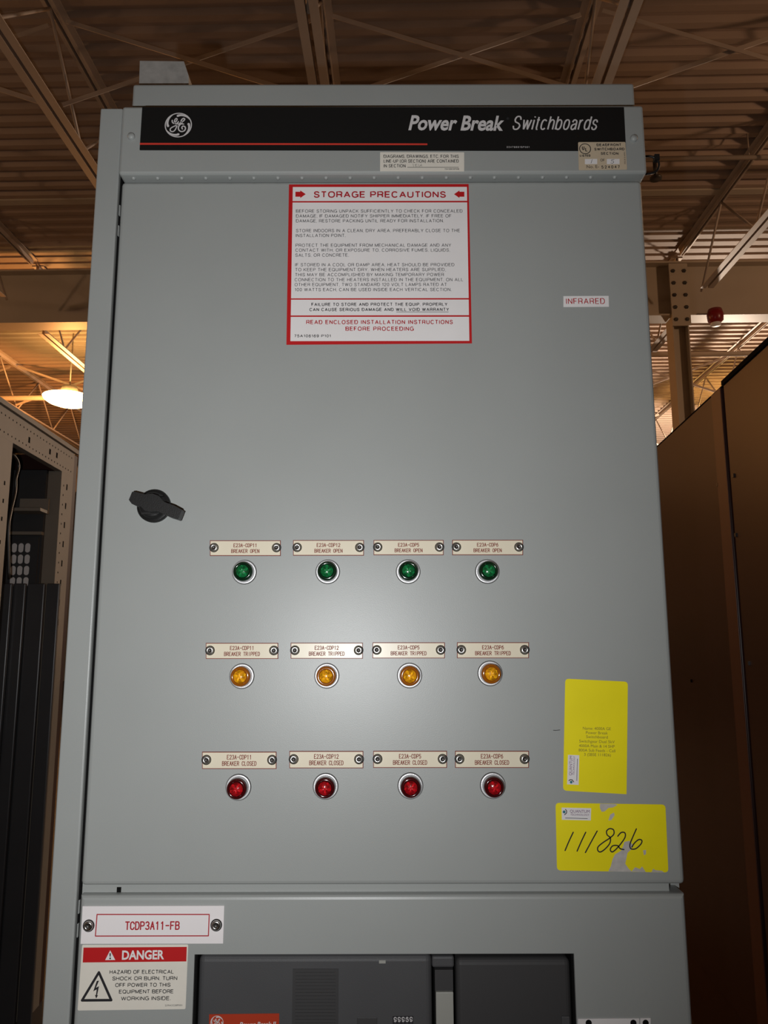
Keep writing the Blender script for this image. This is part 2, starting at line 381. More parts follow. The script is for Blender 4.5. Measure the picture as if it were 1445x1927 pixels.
# ================================================================== THE BUILDING
BA = R(1.3)                                       # the roof steel runs very slightly askew to the switchboard
BT = Vector((math.sin(BA), math.cos(BA), 0)); BN = Vector((math.cos(BA), -math.sin(BA), 0))
def BP(x, d, z):                                  # x right of, d ahead of the camera's foot, z height
    p = Vector((CAM.x, CAM.y, 0))+BN*x+BT*d; return (p.x, p.y, z)
def bbox(mb, x0, x1, d0, d1, z0, z1, m):
    mb.add([BP(x, d, z) for x in (x0, x1) for d in (d0, d1) for z in (z0, z1)],
           [(0, 1, 3, 2), (4, 6, 7, 5), (0, 4, 5, 1), (2, 3, 7, 6), (0, 2, 6, 4), (1, 5, 7, 3)], m)
FZ = -.16                                         # floor level
DECK_Z, TOP_Z, BOT_Z = 5.66, 5.60, 4.966
XW, D0, D1 = 13.0, -6.0, 30.0
mb = MB(); bbox(mb, -XW, XW, D0, D1, FZ-.2, FZ, M_FLOOR); structure(mb.build('floor'))
for nm, b in (('wall_left', (-XW-.2, -XW, D0, D1)), ('wall_right', (XW, XW+.2, D0, D1)), ('wall_back', (-XW, XW, D1, D1+.2)), ('wall_front', (-XW, XW, D0-.2, D0))):
    mb = MB(); bbox(mb, *b, FZ, DECK_Z+.1, M_WALL); structure(mb.build(nm))
# corrugated steel roof deck, one mesh: ribs 38 mm deep every 152 mm
mb = MB(); prof = []; d = D0; P = .1524; LAP_D = 6.95
while d < D1:
    dep = .042 if not (LAP_D < d < 8.2) else .012
    prof += [(d, 0), (d+P*.36, 0), (d+P*.50, dep), (d+P*.86, dep)]; d += P
prof.append((d, 0))
vs = []; fs = []
for q, h in prof: vs += [BP(-XW, q, DECK_Z+h), BP(XW, q, DECK_Z+h)]
for i in range(len(prof)-1): fs.append((2*i, 2*i+1, 2*i+3, 2*i+2))
mb.add(vs, fs, M_DECK)
bbox(mb, -XW, XW, D0, D1, DECK_Z+.06, DECK_Z+.16, M_DECK)
structure(mb.build('ceiling'))
mb = MB(); bbox(mb, -XW, XW, LAP_D-.09, LAP_D, DECK_Z-.014, DECK_Z+.02, M_GIRD); structure(mb.build('trim_1'))

# ---- roof joists
JX0, JS = -.517, 1.8288
PANEL = .62
def chord(d0, d1, z, up, x):                      # two steel angles back to back with a gap
    mb = MB()
    for sg in (-1, 1):
        a, b = sg*.012, sg*.066
        lo, hi = min(a, b), max(a, b)
        if up: bbox(mb, x+lo, x+hi, d0, d1, z+.024, z+.030, M_JOIST)
        else: bbox(mb, x+lo, x+hi, d0, d1, z-.030, z-.024, M_JOIST)
        bbox(mb, x+min(sg*.012, sg*.018), x+max(sg*.012, sg*.018), d0, d1, z-.024, z+.024, M_JOIST)
    return mb
proto_web = {}
def joist(k, bay, d0, d1, label):
    x = JX0+JS*k
    t = thing('roof_joist', label, 'roof joist', BP(x, (d0+d1)/2, BOT_Z-.03), 'open web roof joists')
    chord(d0, d1, TOP_Z+.028, True, x).build('top_chord', t)
    chord(d0+.25, d1-.6, BOT_Z, False, x).build('bottom_chord', t)
    n = int((d1-d0-.3)/PANEL); q = d0+.2
    for i in range(n):
        lo, hi = (BOT_Z, TOP_Z) if i % 2 else (TOP_Z, BOT_Z)
        if i % 2 not in proto_web:
            mb = MB(); mb.tube([BP(x, q, lo), BP(x, q+PANEL, hi)], .012, M_JOIST, 6)
            c = Vector(BP(x, q+PANEL/2, BOT_Z)); o = mb.build('web_member', t, origin=c); proto_web[i % 2] = o
        else: dup(proto_web[i % 2], Vector(BP(x, q+PANEL/2, BOT_Z)), t)
        q += PANEL
    return t
GD = 8.1
side = {-2: 'at the far left edge of the photo', -1: 'running down to the switchboard\'s upper left corner', 0: 'rising above the middle of the nameplate', 1: 'rising above the right end of the switchboard', 2: 'at the upper right edge of the photo'}
for k in range(-2, 3): joist(k, 1, .6, GD-.02, 'pale open web steel roof joist '+side[k])
far = {-4: 'outermost on the left behind the glowing lamp', -3: 'above the glowing lamp, beyond the girder', -2: 'just left of the switchboard post, beyond the girder', 2: 'beside the steel column, beyond the girder', 3: 'above the brown cabinets, beyond the girder', 4: 'farthest right beyond the girder'}
for k in (-4, -3, -2, 2, 3): joist(k, 2, GD+.12, GD+9.6, 'far roof joist '+far[k])

# ---- cross bracing between joists
def brace(k, d, label):
    x0 = JX0+JS*k; x1 = x0+JS
    t = thing('cross_brace', label, 'cross brace', BP((x0+x1)/2, d, BOT_Z), 'cross braces between the roof joists')
    for a, b, dd in ((TOP_Z-.01, BOT_Z+.01, 0), (BOT_Z+.01, TOP_Z-.01, .03)):
        mb = MB(); mb.bar(BP(x0+.07, d+dd, a), BP(x1-.07, d+dd, b), .006, .032, M_JOIST)
        mb.bar(BP(x0+.07, d+dd+.014, a+.013), BP(x1-.07, d+dd+.014, b+.013), .03, .006, M_JOIST)
        mb.build('brace_rod', t)
lab = {-3: 'steel cross brace at the far left edge', -2: 'steel cross brace reaching the pale box\'s left side', -1: 'steel cross brace over the round logo, left of the middle joist', 0: 'steel cross brace over the large lettering, right of the middle joist', 1: 'steel cross brace at the upper right corner'}
for k in (-2, -1, 0, 1): brace(k, 4.62, lab[k])
brace(-3, 4.62, lab[-3])
brace(-4, 11.3, 'far cross brace left of the glowing lamp'); brace(-3, 11.3, 'far cross brace behind the glowing lamp')
brace(2, 11.2, 'far cross brace right of the steel column'); brace(2, 14.2, 'farthest cross brace seen over the brown cabinet')
brace(1, 12.2, 'far cross brace left of the steel column')

# ---- girder, column
def ibeam(x0, x1, d, z0, z1, fw, name, label):
    mb = MB()
    bbox(mb, x0, x1, d-.006, d+.006, z0+.018, z1-.018, M_GIRD)
    bbox(mb, x0, x1, d-fw/2, d+fw/2, z0, z0+.018, M_GIRD)
    bbox(mb, x0, x1, d-fw/2, d+fw/2, z1-.018, z1, M_GIRD)
    return tag(mb.build(name), label, 'girder')
ibeam(-XW+.05, XW-.05, GD, 4.87, 5.50, .22, 'steel_girder', 'deep painted steel girder crossing behind the switchboard on both sides')
ibeam(-XW+.05, XW-.05, GD+9.8, 4.87, 5.50, .20, 'steel_girder', 'far steel girder low behind the glowing lamp')
cx, cd = 3.05, GD
t = thing('steel_column', 'painted steel column standing under the girder, right of the switchboard', 'column', BP(cx, cd, FZ))
mb = MB()
bbox(mb, cx-.088, cx-.076, cd-.1, cd+.1, FZ, 4.865, M_GIRD); bbox(mb, cx+.076, cx+.088, cd-.1, cd+.1, FZ, 4.865, M_GIRD)
bbox(mb, cx-.076, cx+.076, cd-.005, cd+.005, FZ, 4.865, M_GIRD); mb.build('shaft', t)
mb = MB(); bbox(mb, cx-.10, cx+.10, cd-.135, cd-.115, 4.74, 5.46, M_GIRD); cp = mb.build('connection_plate', t)
bolt0 = None
for i in range(5):
    for j in (-1, 1):
        c = BP(cx+j*.06, cd-.135, 4.81+i*.14)
        if bolt0 is None:
            mb = MB(); mb.lathe([(.022, 0), (.022, .012), (.012, .022), (0, .022)], c, M_STEELD, 6, False); bolt0 = mb.build('bolt', cp, origin=c)
        else: dup(bolt0, c, cp)

# ---- pipes under the deck
def pipe(x0, x1, d, z, r, label, heads=()):
    t = thing('sprinkler_pipe', label, 'pipe', BP((x0+x1)/2, d, z))
    mb = MB(); mb.tube([BP(x0, d, z), BP(x1, d, z)], r, M_PIPE, 10); mb.build('pipe_run', t)
    for hx in heads:
        mb = MB(); mb.tube([BP(hx, d, z), BP(hx, d, z-.16)], r*.8, M_STEELD, 8)
        mb.lathe([(0, -.03), (.05, -.03), (.05, -.015), (.02, 0)], BP(hx, d, z-.16), M_STEELD, 12, axis='z'); mb.build('sprinkler_head', t)
    n = 5
    for i in range(n):
        hx = x0+(x1-x0)*(i+.5)/n
        mb = MB(); mb.tube([BP(hx, d, z+r*.9), BP(hx, d, DECK_Z+.01)], .006, M_PIPE, 6); mb.build('hanger_rod', t)
pipe(1.6, 6.2, 6.05, 5.44, .022, 'thin sprinkler pipe hung below the deck, right of the switchboard', (2.18,))
pipe(-11, -1.2, 10.9, 4.95, .04, 'sprinkler pipe crossing behind the glowing lamp')
pipe(1.6, 12, 9.25, 4.9, .03, 'pipe just beyond the girder right of the column', (3.4,))

# ---- high-bay lamps
def make_lamp(x, d, z, label, col, watts, r=.345):
    t = thing('high_bay_lamp', label, 'lamp', BP(x, d, z), 'high bay lamps')
    c = BP(x, d, z)
    mb = MB(); mb.lathe([(r, 0), (r*.96, -.03), (r*.80, -.07), (r*.55, -.102), (r*.28, -.122), (0, -.128)], c, M_LAMP, 40, axis='z')
    mb.lathe([(r, 0), (r*.55, .01), (r*.42, .035), (r*.2, .04)], c, M_LAMP, 40, axis='z'); mb.build('lamp_glass', t)
    mb = MB(); mb.lathe([(r*.30, .042), (r*.34, .06), (.12, .08), (.10, .16), (0, .16)], c, M_LAMPH, 32, axis='z'); mb.build('lamp_housing', t)
    mb = MB(); mb.tube([(c[0], c[1], z+.15), (c[0], c[1], DECK_Z+.01)], .01, M_LAMPH, 8); mb.build('hanger', t)
    L = bpy.data.lights.new('lamp_light', 'POINT'); L.energy = watts; L.color = col; L.shadow_soft_size = .12
    lo = bpy.data.objects.new('lamp_light', L); COL.objects.link(lo); place(lo, (c[0], c[1], z-.30), t)
    return t
ORANGE, WARM, PALE = (1.0, .40, .11), (1.0, .62, .40), (1.0, .78, .60)
make_lamp(-4.60, 10.2, 4.72, 'glowing amber high bay lamp left of the switchboard', ORANGE, LAMP_W*.32)
make_lamp(5.6, 12.6, 4.44, 'high bay lamp hidden behind the brown cabinets', PALE, LAMP_W*1.1)
make_lamp(6.6, 3.0, 4.44, 'added high bay lamp, unseen to the right, filling in roof light', WARM, LAMP_W*.21)  # added to lift the roof's light without warming the door
make_lamp(-7.6, 3.0, 4.44, 'added high bay lamp, unseen to the left, filling in roof light', WARM, LAMP_W*.10)  # weaker added lamp, fills in light on the left roof steel

# ---- red beacon below the girder
c = BP(3.38, GD-.21, 4.80)
t = thing('alarm_beacon', 'dark red alarm beacon hung on the girder right of the column', 'beacon', c)
mb = MB(); mb.lathe([(0, .085), (.07, .085), (.085, .03), (.08, -.04), (.05, -.07)], c, M_REDB, 20, axis='z'); mb.build('body', t)
mb = MB(); bbox(mb, 3.35, 3.41, GD-.14, GD-.111, 4.80, 4.888, M_STEELD); mb.build('bracket', t)
mb = MB(); mb.lathe([(.055, -.07), (.05, -.095), (0, -.1)], c, M_WHITE, 20, axis='z'); mb.build('lens', t)

# ================================================================== RIGHT-HAND CABINETS
FR = Frame(.97, (1, -.083), (.083, 1))
RZ = FR.at(1445, 640)[1]
s_seam = FR.at(1364, 800)[0]; s_strip0 = FR.at(1344, 800)[0]
def rcab(s0, s1, label, cap):
    mid = FR.P((s0+s1)/2, .4, FZ)
    t = thing('switchgear_cabinet', label, 'electrical cabinet', mid, 'brown switchgear cabinets on the right')
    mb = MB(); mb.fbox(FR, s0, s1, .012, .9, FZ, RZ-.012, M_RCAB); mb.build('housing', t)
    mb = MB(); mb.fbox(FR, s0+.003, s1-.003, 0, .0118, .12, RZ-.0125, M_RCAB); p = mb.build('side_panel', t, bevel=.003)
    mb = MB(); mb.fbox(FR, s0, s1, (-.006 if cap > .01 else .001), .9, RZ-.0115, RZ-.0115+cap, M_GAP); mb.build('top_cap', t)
    return t, p
rc1, rp1 = rcab(.25, s_seam-.010, 'nearest brown steel cabinet at the right edge of the photo', .016)
rc2, rp2 = rcab(s_seam+.006, 5.2, 'farther brown steel cabinet, beside the yellow cards, with a lit corner strip', .005)
mb = MB(); mb.fbox(FR, s_seam+.007, s_strip0, -.005, -.0002, .12, RZ-.0125, M_LITSTRIP); mb.build('corner_strip', rc2, bevel=.003)  # strip coloured brighter, as if catching the lamp
for (px, py, host) in ((1382, 895, rc1), (1377, 1010, rc1), (1352, 912, rc2), (1410, 1248, rc1), (1301, 1281, rc2)):
    a, z = FR.at(px, py)
    if host is rc1 and a > s_seam-.02: a = s_seam-.03
    mb = MB(); mb.fbox(FR, a-.006, a+.006, -.006, 0, z-.006, z+.006, M_STEELD); mb.build('bolt', host)

# ================================================================== LEFT-HAND OPEN SWITCHGEAR FRAME
FL = Frame(1.35, (-1, -.04), (-.04, 1))
LZ = FL.at(60, 800)[1]; LZb = FL.at(60, 854)[1]
sL1 = FL.at(139, 880)[0]; sL0 = FL.at(117, 880)[0]
sN = 1.35
lt = thing('open_switchgear', 'open drilled steel switchgear frame with dark insides, left of the switchboard', 'switchgear frame', FL.P((sN+sL1)/2, .4, FZ))
mb = MB(); mb.fbox(FL, sN, sL1, 0, .03, LZb, LZ, M_FRAME)
for i in range(70):                                # drilled hole rows
    a = sN+.03+i*.034
    if a > sL1-.02: break
    for zz, hh in ((LZb+.022, .003), (LZ-.03, .003)):
        mb.fbox(FL, a-.003, a+.003, -.0006, .0004, zz-hh, zz+hh, M_GAP)
for (px, py) in ((55, 828), (94, 850), (107, 857)):
    a, z = FL.at(px, py); mb.fbox(FL, a-.008, a+.008, -.0007, .0004, z-.012, z+.012, M_GAP)
mb.build('top_rail', lt)
mb = MB(); mb.fbox(FL, sN, sL1+.03, -.012, .8, LZ, LZ+.02, M_FRAME); mb.build('roof_sheet', lt)
mb = MB(); mb.fbox(FL, sL0, sL1, 0.0001, .06, FZ, LZb, M_FRAME)
z = .4
while z < LZb-.02:
    mb.fbox(FL, sL0+.03, sL0+.036, -.0006, .0006, z-.004, z+.004, M_GAP)
    if int(z*100) % 3 == 0: mb.fbox(FL, (sL0+sL1)/2-.006, (sL0+sL1)/2+.006, -.0006, .0006, z-.014, z+.014, M_GAP)
    z += .045
mb.build('corner_post', lt)
mb = MB(); mb.fbox(FL, sL1+.001, sL1+.05, .004, .8, FZ, LZ-.005, M_RCAB); mb.build('end_panel', lt)
a1 = FL.at(17, 930)[0]
mb = MB(); mb.fbox(FL, a1-.16, a1, .0002, .05, FZ, LZb, M_FRAME)
for zz in (1.7, 1.77, 1.86, 1.93, 2.0): mb.fbox(FL, a1-.05, a1-.04, -.0004, .0008, zz-.008, zz+.008, M_GAP)
mb.build('middle_post', lt)
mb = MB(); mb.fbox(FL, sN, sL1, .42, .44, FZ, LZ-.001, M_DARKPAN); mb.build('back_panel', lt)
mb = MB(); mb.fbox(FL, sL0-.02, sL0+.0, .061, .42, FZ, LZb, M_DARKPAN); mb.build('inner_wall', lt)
# shelf, bar, slotted plate and barrier strips stand on the end wall, which faces the aisle's near end
SE = sL0-.021
def EW(px, py, sc):                                 # offset and height on the plane s = sc
    d = ray(px, py); pl = FL.o+FL.t*sc
    k = (pl-CAM).dot(FL.t)/d.dot(FL.t); p = CAM+d*k
    return ((p-FL.o).dot(FL.n), p.z)
def ebox(x0, x1, z0, z1, s0, s1, m):
    mb = MB(); mb.fbox(FL, s0, s1, min(x0, x1), max(x0, x1), min(z0, z1), max(z0, z1), m); return mb
o0, z0 = EW(20, 961, SE-.10); o1, z1 = EW(76, 956, SE-.10)
m_ = ebox(o0, o1, z0, z0+.014, SE-.10, SE-.001, M_FRAME); m_.fbox(FL, SE-.014, SE-.001, o1, o0, z0+.014, z0+.07, M_FRAME); m_.build('shelf', lt)
o0, z0 = EW(17, 1003, SE-.03); o1, z1 = EW(78, 1003, SE-.03)
ebox(o0, o1, z0-.007, z0+.007, SE-.03, SE-.001, M_FRAME).build('crossbar', lt)
o0, z1 = EW(12, 1010, SE-.012); o1, z0 = EW(66, 1108, SE-.012)
vp = ebox(o0, o1, z0, z1, SE-.012, SE-.001, M_DARKPAN).build('slotted_plate', lt)
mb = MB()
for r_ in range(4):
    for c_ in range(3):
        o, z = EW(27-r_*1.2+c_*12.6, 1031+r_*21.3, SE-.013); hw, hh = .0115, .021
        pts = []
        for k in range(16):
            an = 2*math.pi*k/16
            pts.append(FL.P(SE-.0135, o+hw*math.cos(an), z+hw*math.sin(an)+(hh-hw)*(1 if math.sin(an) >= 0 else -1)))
        mb.add(pts, [tuple(range(16))], M_WHITE)  # pale ovals painted for the light showing through the plate
mb.build('bright_slot_pad', vp)
for (p0, p1, dd) in ((-40, 22, .10), (25, 48, .07), (52, 84, .05), (88, 112, .03)):
    o0, z1 = EW(p0, 1098, SE-dd); o1, _ = EW(p1, 1098, SE-dd)
    ebox(o0, o1, FZ, z1, SE-dd, SE-dd+.02, M_SLAT).build('barrier_panel', lt, bevel=.004)
    
cab = [FL.at(22, 852, .06), FL.at(32, 865, .06), FL.at(35, 880, .06), FL.at(30, 900, .06), FL.at(29, 925, .06), FL.at(20, 965, .06), FL.at(16, 1000, .06), FL.at(17, 1090, .06)]
mb = MB(); mb.tube(catmull([FL.P(a, .06, z) for a, z in cab], 5), .006, M_STEELD, 8); mb.build('cable', lt)

# ================================================================== THE SWITCHBOARD
sb = thing('switchboard', 'tall grey steel electrical switchboard with indicator lamps, filling the photo', 'electrical switchboard', (0, .45, FZ))
DX = .42; DZ0, DZ1 = 1.0627, 2.130
HY = -.016                                         # header front
hz1 = D(700, 199, HY)[1]; hz0 = D(700, 326, HY)[1]
hx0 = D(226.5, 260, HY)[0]; hx1 = D(1214, 260, HY)[0]
gx0, gz1 = D(250, 158, .05); gx1 = D(1193, 158, .05)[0]
mb = MB(); mb.box(-.418, .424, 0.035, .95, FZ, hz1-.004, M_GREY); mb.build('housing', sb)
mb = MB(); mb.box(gx0, gx1, .05, .60, hz1-.003, gz1, M_GREY); mb.build('top_box', sb, bevel=.004)
mb = MB(); mb.box(hx0, hx1, HY, .034, hz0, hz1, M_GREY); head = mb.build('header_panel', sb, bevel=.004)
def hexbolt(px, py, y, r, parent, m=M_GREY):
    x, z = D(px, py, y); mb = MB(); mb.lathe([(r, 0), (r, .003), (r*.75, .0055), (0, .006)], (x, y, z), m, 16); return mb.build('bolt', parent, origin=(x, y, z))
hexbolt(247.5, 258, HY, .006, head); hexbolt(1192, 261.5, HY, .006, head)
rv = None
for i in range(21):
    x = D(252+45.2*i, 338, -.002)[0]; c = (x, -.004, hz0)
    if rv is None:
        mb = MB(); mb.lathe([(.0034, 0), (.003, -.0015), (.0018, -.0026), (0, -.003)], c, M_GREY, 10, axis='z'); rv = mb.build('rivet', head, origin=c)
    else: dup(rv, c, head)
# door
def boxpart(name, parent, x0, x1, y0, y1, z0, z1, m, bevel, seg=3):
    mb = MB(); mb.box(x0, x1, y0, y1, z0, z1, m); return mb.build(name, parent, bevel=bevel, seg=seg)
door = boxpart('door', sb, -DX, DX, 0, .0335, DZ0, DZ1, M_GREY, .006)
# left trim post with a black filler painting the shade in the gap beside it
tx0 = D(139, 1000)[0]; tx1 = D(185, 1000)[0]; tz = D(205, 205)[1]
boxpart('trim_post', sb, tx0, tx1, -.002, .5, FZ, tz, M_GREY, .0025)
mb = MB(); mb.box(tx1+.0002, -.4205, .006, .4, FZ, tz-.004, M_GAP); mb.box(-.4205, -.4182, .0345, .4, FZ, tz-.004, M_GAP); mb.build('gap_shade', sb)
for py in (402, 440, 1702, 1746):
    x, z = D(222 if py < 500 else 143, py, .012)
    boxpart('hinge_tab', sb, tx1+.0022, -.4203, .001, .0055, z-.009, z+.009, M_GREY, .001)
# lower panel (a frame around the breaker opening)
LY = -.006
lz1 = D(700, 1684, LY)[1]
lx0, lx1 = D(150, 1700, LY)[0], D(1290, 1700, LY)[0]
ox0, oz1 = D(366, 1796, LY); ox1 = D(1080, 1793, LY)[0]
xs = [lx0, ox0, ox1, lx1]; zs = [.45, .56, oz1, lz1]
mb = MB(); vs = []; fs = []
for yy in (LY, .034):
    for zz in zs:
        for xx in xs: vs.append((xx, yy, zz))
def gi(l, j, i): return l*16+j*4+i
for j in range(3):
    for i in range(3):
        if i == 1 and j == 1: continue
        fs.append((gi(0, j, i), gi(0, j, i+1), gi(0, j+1, i+1), gi(0, j+1, i)))
        fs.append((gi(1, j, i), gi(1, j+1, i), gi(1, j+1, i+1), gi(1, j, i+1)))
for i in range(3):
    fs.append((gi(0, 0, i), gi(1, 0, i), gi(1, 0, i+1), gi(0, 0, i+1))); fs.append((gi(0, 3, i), gi(0, 3, i+1), gi(1, 3, i+1), gi(1, 3, i)))
    fs.append((gi(0, i, 0), gi(0, i+1, 0), gi(1, i+1, 0), gi(1, i, 0))); fs.append((gi(0, i, 3), gi(1, i, 3), gi(1, i+1, 3), gi(0, i+1, 3)))
fs += [(gi(0, 1, 1), gi(0, 2, 1), gi(1, 2, 1), gi(1, 1, 1))[::-1], (gi(0, 1, 2), gi(0, 2, 2), gi(1, 2, 2), gi(1, 1, 2)),
       (gi(0, 1, 1), gi(0, 1, 2), gi(1, 1, 2), gi(1, 1, 1)), (gi(0, 2, 1), gi(0, 2, 2), gi(1, 2, 2), gi(1, 2, 1))[::-1]]
mb.add(vs, fs, M_GREY)
lower = mb.build('lower_panel', sb, bevel=.006, seg=3)
lower.modifiers['bevel'].limit_method = 'WEIGHT'   # round only the outer edges
bw = lower.data.attributes.new('bevel_weight_edge', 'FLOAT', 'EDGE')
for e in lower.data.edges:
    a, b = (lower.data.vertices[i].co+WORLD[lower] for i in e.vertices)
    rim = lambda p: p.x < lx0+1e-4 or p.x > lx1-1e-4 or p.z > lz1-1e-4
    same = (abs(a.x-b.x) < 1e-5 and (a.x < lx0+1e-4 or a.x > lx1-1e-4)) or (abs(a.z-b.z) < 1e-5 and a.z > lz1-1e-4)
    bw.data[e.index].value = 1.0 if same and abs(a.y-LY) < 1e-5 and abs(b.y-LY) < 1e-5 else 0.0
mb = MB(); mb.box(-.42, .40, .008, .0349, lz1-.004, DZ0+.002, M_GREY)
for px in (224,):
    x, z = D(px, 1675, .008); mb.box(x-.003, x+.003, .0072, .0082, z-.004, z+.004, M_GAP)
mb.build('seam_strip', sb)
boxpart('kick_panel', sb, lx0, lx1, LY, .034, FZ+.02, .445, M_GREY, .004)
# black pieces painting the shade in the gaps round the breaker
mb = MB(); mb.box(ox0+.0002, D(373.6, 1800, .004)[0], -.002, .0335, .565, oz1-.0005, M_GAP); mb.build('opening_shade', sb); mb = MB(); mb.box(D(1072.5, 1800, .004)[0], ox1-.0002, -.002, .0335, .565, oz1-.0005, M_GAP); mb.build('opening_shade', sb); mb = MB(); mb.box(ox0+.0002, ox1-.0002, .0335, .0348, .565, oz1-.0005, M_GAP); mb.build('opening_shade', sb)
# loose wire at the right side of the header
pts = []
for px, py in ((1206, 296), (1222, 294), (1235, 299), (1240, 309), (1237, 320), (1226, 326), (1208, 328)):
    x, z = D(px, py, .06); pts.append((x, .06, z))
mb = MB(); mb.tube(catmull(pts, 5), .0020, M_BLKPL, 8); x, z = D(1236, 299, .06); mb.box(x-.005, x+.003, .055, .065, z-.004, z+.006, M_BLKPL); mb.build('wire', sb)

# ---- helpers for printed stickers measured in crop pixels
class Crop:
    def __init__(s, ox, oy, k, y): s.ox, s.oy, s.k, s.y = ox, oy, k, y
    def __call__(s, x, y): return D(s.ox+x/s.k, s.oy+y/s.k, s.y)
    def cap(s, x, y, c): a = Vector(s(x, y)); b = Vector(s(x, y-c)); return (a-b).length
    def g(s, mb, t, x0, y0, x1, y1, c, off, m, tw=.13, shear=0.0, gap=.20):
        grot(mb, t, s(x0, y0), s(x1, y1), s.cap(x0, y0, c), s.y-off, m, tw, shear, gap)
    def line(s, mb, t, x0, y0, x1, y1, c, off, m, bold=0.0, shear=0.0):
        mb.text(t, s(x0, y0), s(x1, y1), s.cap(x0, y0, c), s.y-off, m, bold, shear)
TH, PR = .0005, .0008                               # sticker thickness, print height

def logo(mb, c, r, y, m):                           # round script monogram
    n = 48
    mb.ribbon([(c[0]+r*.965*math.cos(2*math.pi*k/n), c[1]+r*.965*math.sin(2*math.pi*k/n)) for k in range(n)], r*.075, y, m, closed=True)
    for a0, a1 in ((95, 28), (6, -62), (-88, -152), (186, 118)):
        pts = []; wd = []
        for k in range(11):
            t = k/10; a = R(a0+(a1-a0)*t); rr = r*(.76+.17*t**.7); pts.append((c[0]+rr*math.cos(a), c[1]+rr*math.sin(a))); wd.append(r*(.15*(1-t)**.8+.03))
        mb.ribbon(pts, wd, y, m)
    q = lambda L: catmull([(c[0]+(x-772)/222*r, c[1]-(yy-368)/214*r) for x, yy in L], 6)
    wd = r*.085
    mb.ribbon(q([(668, 285), (672, 318), (698, 338), (728, 310), (748, 272), (735, 252), (712, 275), (706, 315), (724, 345), (750, 338), (772, 308)]), wd, y, m)
    mb.ribbon(q([(768, 318), (748, 390), (722, 455), (685, 483), (648, 470), (645, 432), (685, 400), (745, 372), (795, 350), (860, 352)]), wd, y, m)
    mb.ribbon(q([(790, 345), (810, 325), (850, 300), (872, 270), (858, 252), (832, 265), (815, 300), (830, 335), (800, 362), (776, 405), (785, 455), (825, 482), (872, 470), (892, 430), (880, 398), (848, 388), (832, 412), (842, 438)]), wd*1.1, y, m)

# ---- black header nameplate
C = Crop(0, 0, 1, HY)
mb = MB(); mb.slab(rounded([C(268, 202.5), C(1173.5, 202.5), C(1177.5, 284.6), C(263, 283)], [.001]*4), HY-.0012, HY-.0001, M_BLACK)
YB = HY-.0015
mb.poly([C(263.6, 273.6), C(804, 274.2), C(804, 271), C(263.8, 270)], YB, M_REDLINE)
x, z = C(336, 236.5); logo(mb, (x, z), .0218, YB, M_SILVER)
K = Crop(750, 190, 3.6125, HY)
K.line(mb, 'Power Break', 66, 199, 717, 203, 98, .0015, M_SILVER, .028, .26)
K.g(mb, 'Switchboards', 767, 202, 1366, 203, 97, .0015, M_SILVER, .095, .24, .13)
K.g(mb, '224788615P001', 733, 323, 888, 323, 11, .0015, M_SILVER, .14, gap=.35)
K.line(mb, '®', 733, 131, 750, 131, 14, .0015, M_GREYTXT)
tag(mb.build('nameplate', sb), 'long black nameplate with round logo, silver lettering and red line')

# ---- small cream "diagrams" sticker
C = Crop(480, 0, 3.0104, HY)
mb = MB(); mb.slab(rounded([C(708, 863), C(1184, 864), C(1184, 972), C(708, 971)], [.0008]*4), HY-TH, HY-.0001, M_CREAM)
for t, x0, x1, y in (('DIAGRAMS, DRAWINGS, ETC. FOR THIS', 728, 1153, 897), ('LINE-UP (OR SECTION) ARE CONTAINED', 728, 1153, 924), ('IN SECTION', 728, 852, 951)):
    C.g(mb, t, x0, y, x1, y, 19, PR, M_INK, .13, gap=.15)
mb.poly([C(862, 951), C(1153, 951), C(1153, 948.5), C(862, 948.5)], HY-PR, M_INK)
C.g(mb, '75A109010P008', 1073, 963, 1155, 963, 7, PR, M_INK, .2)
for st in ([(894, 930), (898, 946)], [(918, 931), (906, 933), (910, 946), (920, 943)], [(908, 938), (917, 937)], [(926, 931), (928, 946)], [(932, 946), (942, 930), (944, 945)], [(934, 940), (944, 938)]):
    mb.ribbon([C(*p) for p in st], .0004, HY-PR, M_GREYTXT)
tag(mb.build('sticker', sb), 'small cream sticker starting DIAGRAMS, DRAWINGS under the black nameplate')

# ---- tan listing sticker
C = Crop(960, 0, 2.9794, HY-.0012)
Y = HY-.0012
mb = MB(); mb.slab(rounded([C(380, 798), C(645, 797), C(655, 952), C(384, 955)], [.002]*4), Y-TH, Y-.00005, M_TAN)
x, z = C(419, 836); r = .0088; n = 32
mb.ribbon([(x+r*math.cos(2*math.pi*k/n), z+r*math.sin(2*math.pi*k/n)) for k in range(n)], .0013, Y-PR, M_INK, closed=True)
C.g(mb, 'U', 402, 843, 416, 843, 22, PR, M_INK, .2); C.g(mb, 'L', 420, 851, 434, 851, 22, PR, M_INK, .2)
C.g(mb, 'DEADFRONT', 484, 822, 622, 821, 15, PR, M_INK, .2); C.g(mb, 'SWITCHBOARD', 471, 846, 640, 845, 15, PR, M_INK, .2)
C.g(mb, 'SECTION', 507, 870, 606, 870, 15, PR, M_INK, .2); C.g(mb, 'LISTED', 390, 881, 449, 881, 13, PR, M_INK, .22)
C.g(mb, 'OF', 505, 907, 530, 907, 15, PR, M_INK); C.line(mb, 'No. E-', 428, 945, 497, 944, 17, PR, M_INK)
C.g(mb, '524047', 511, 947, 614, 946, 17, PR, M_INK, .16, gap=.4); C.line(mb, 'ISSUE E-6041', 646, 921, 643, 853, 7, PR, M_INK)
for a, b in ((418, 487), (541, 612)): mb.poly([C(a, 922), C(b, 921), C(b, 892), C(a, 893)], Y-TH-.00012, M_WHITE)
mb.ribbon([C(459, 896), C(452, 917)], .0006, Y-PR, M_INK)
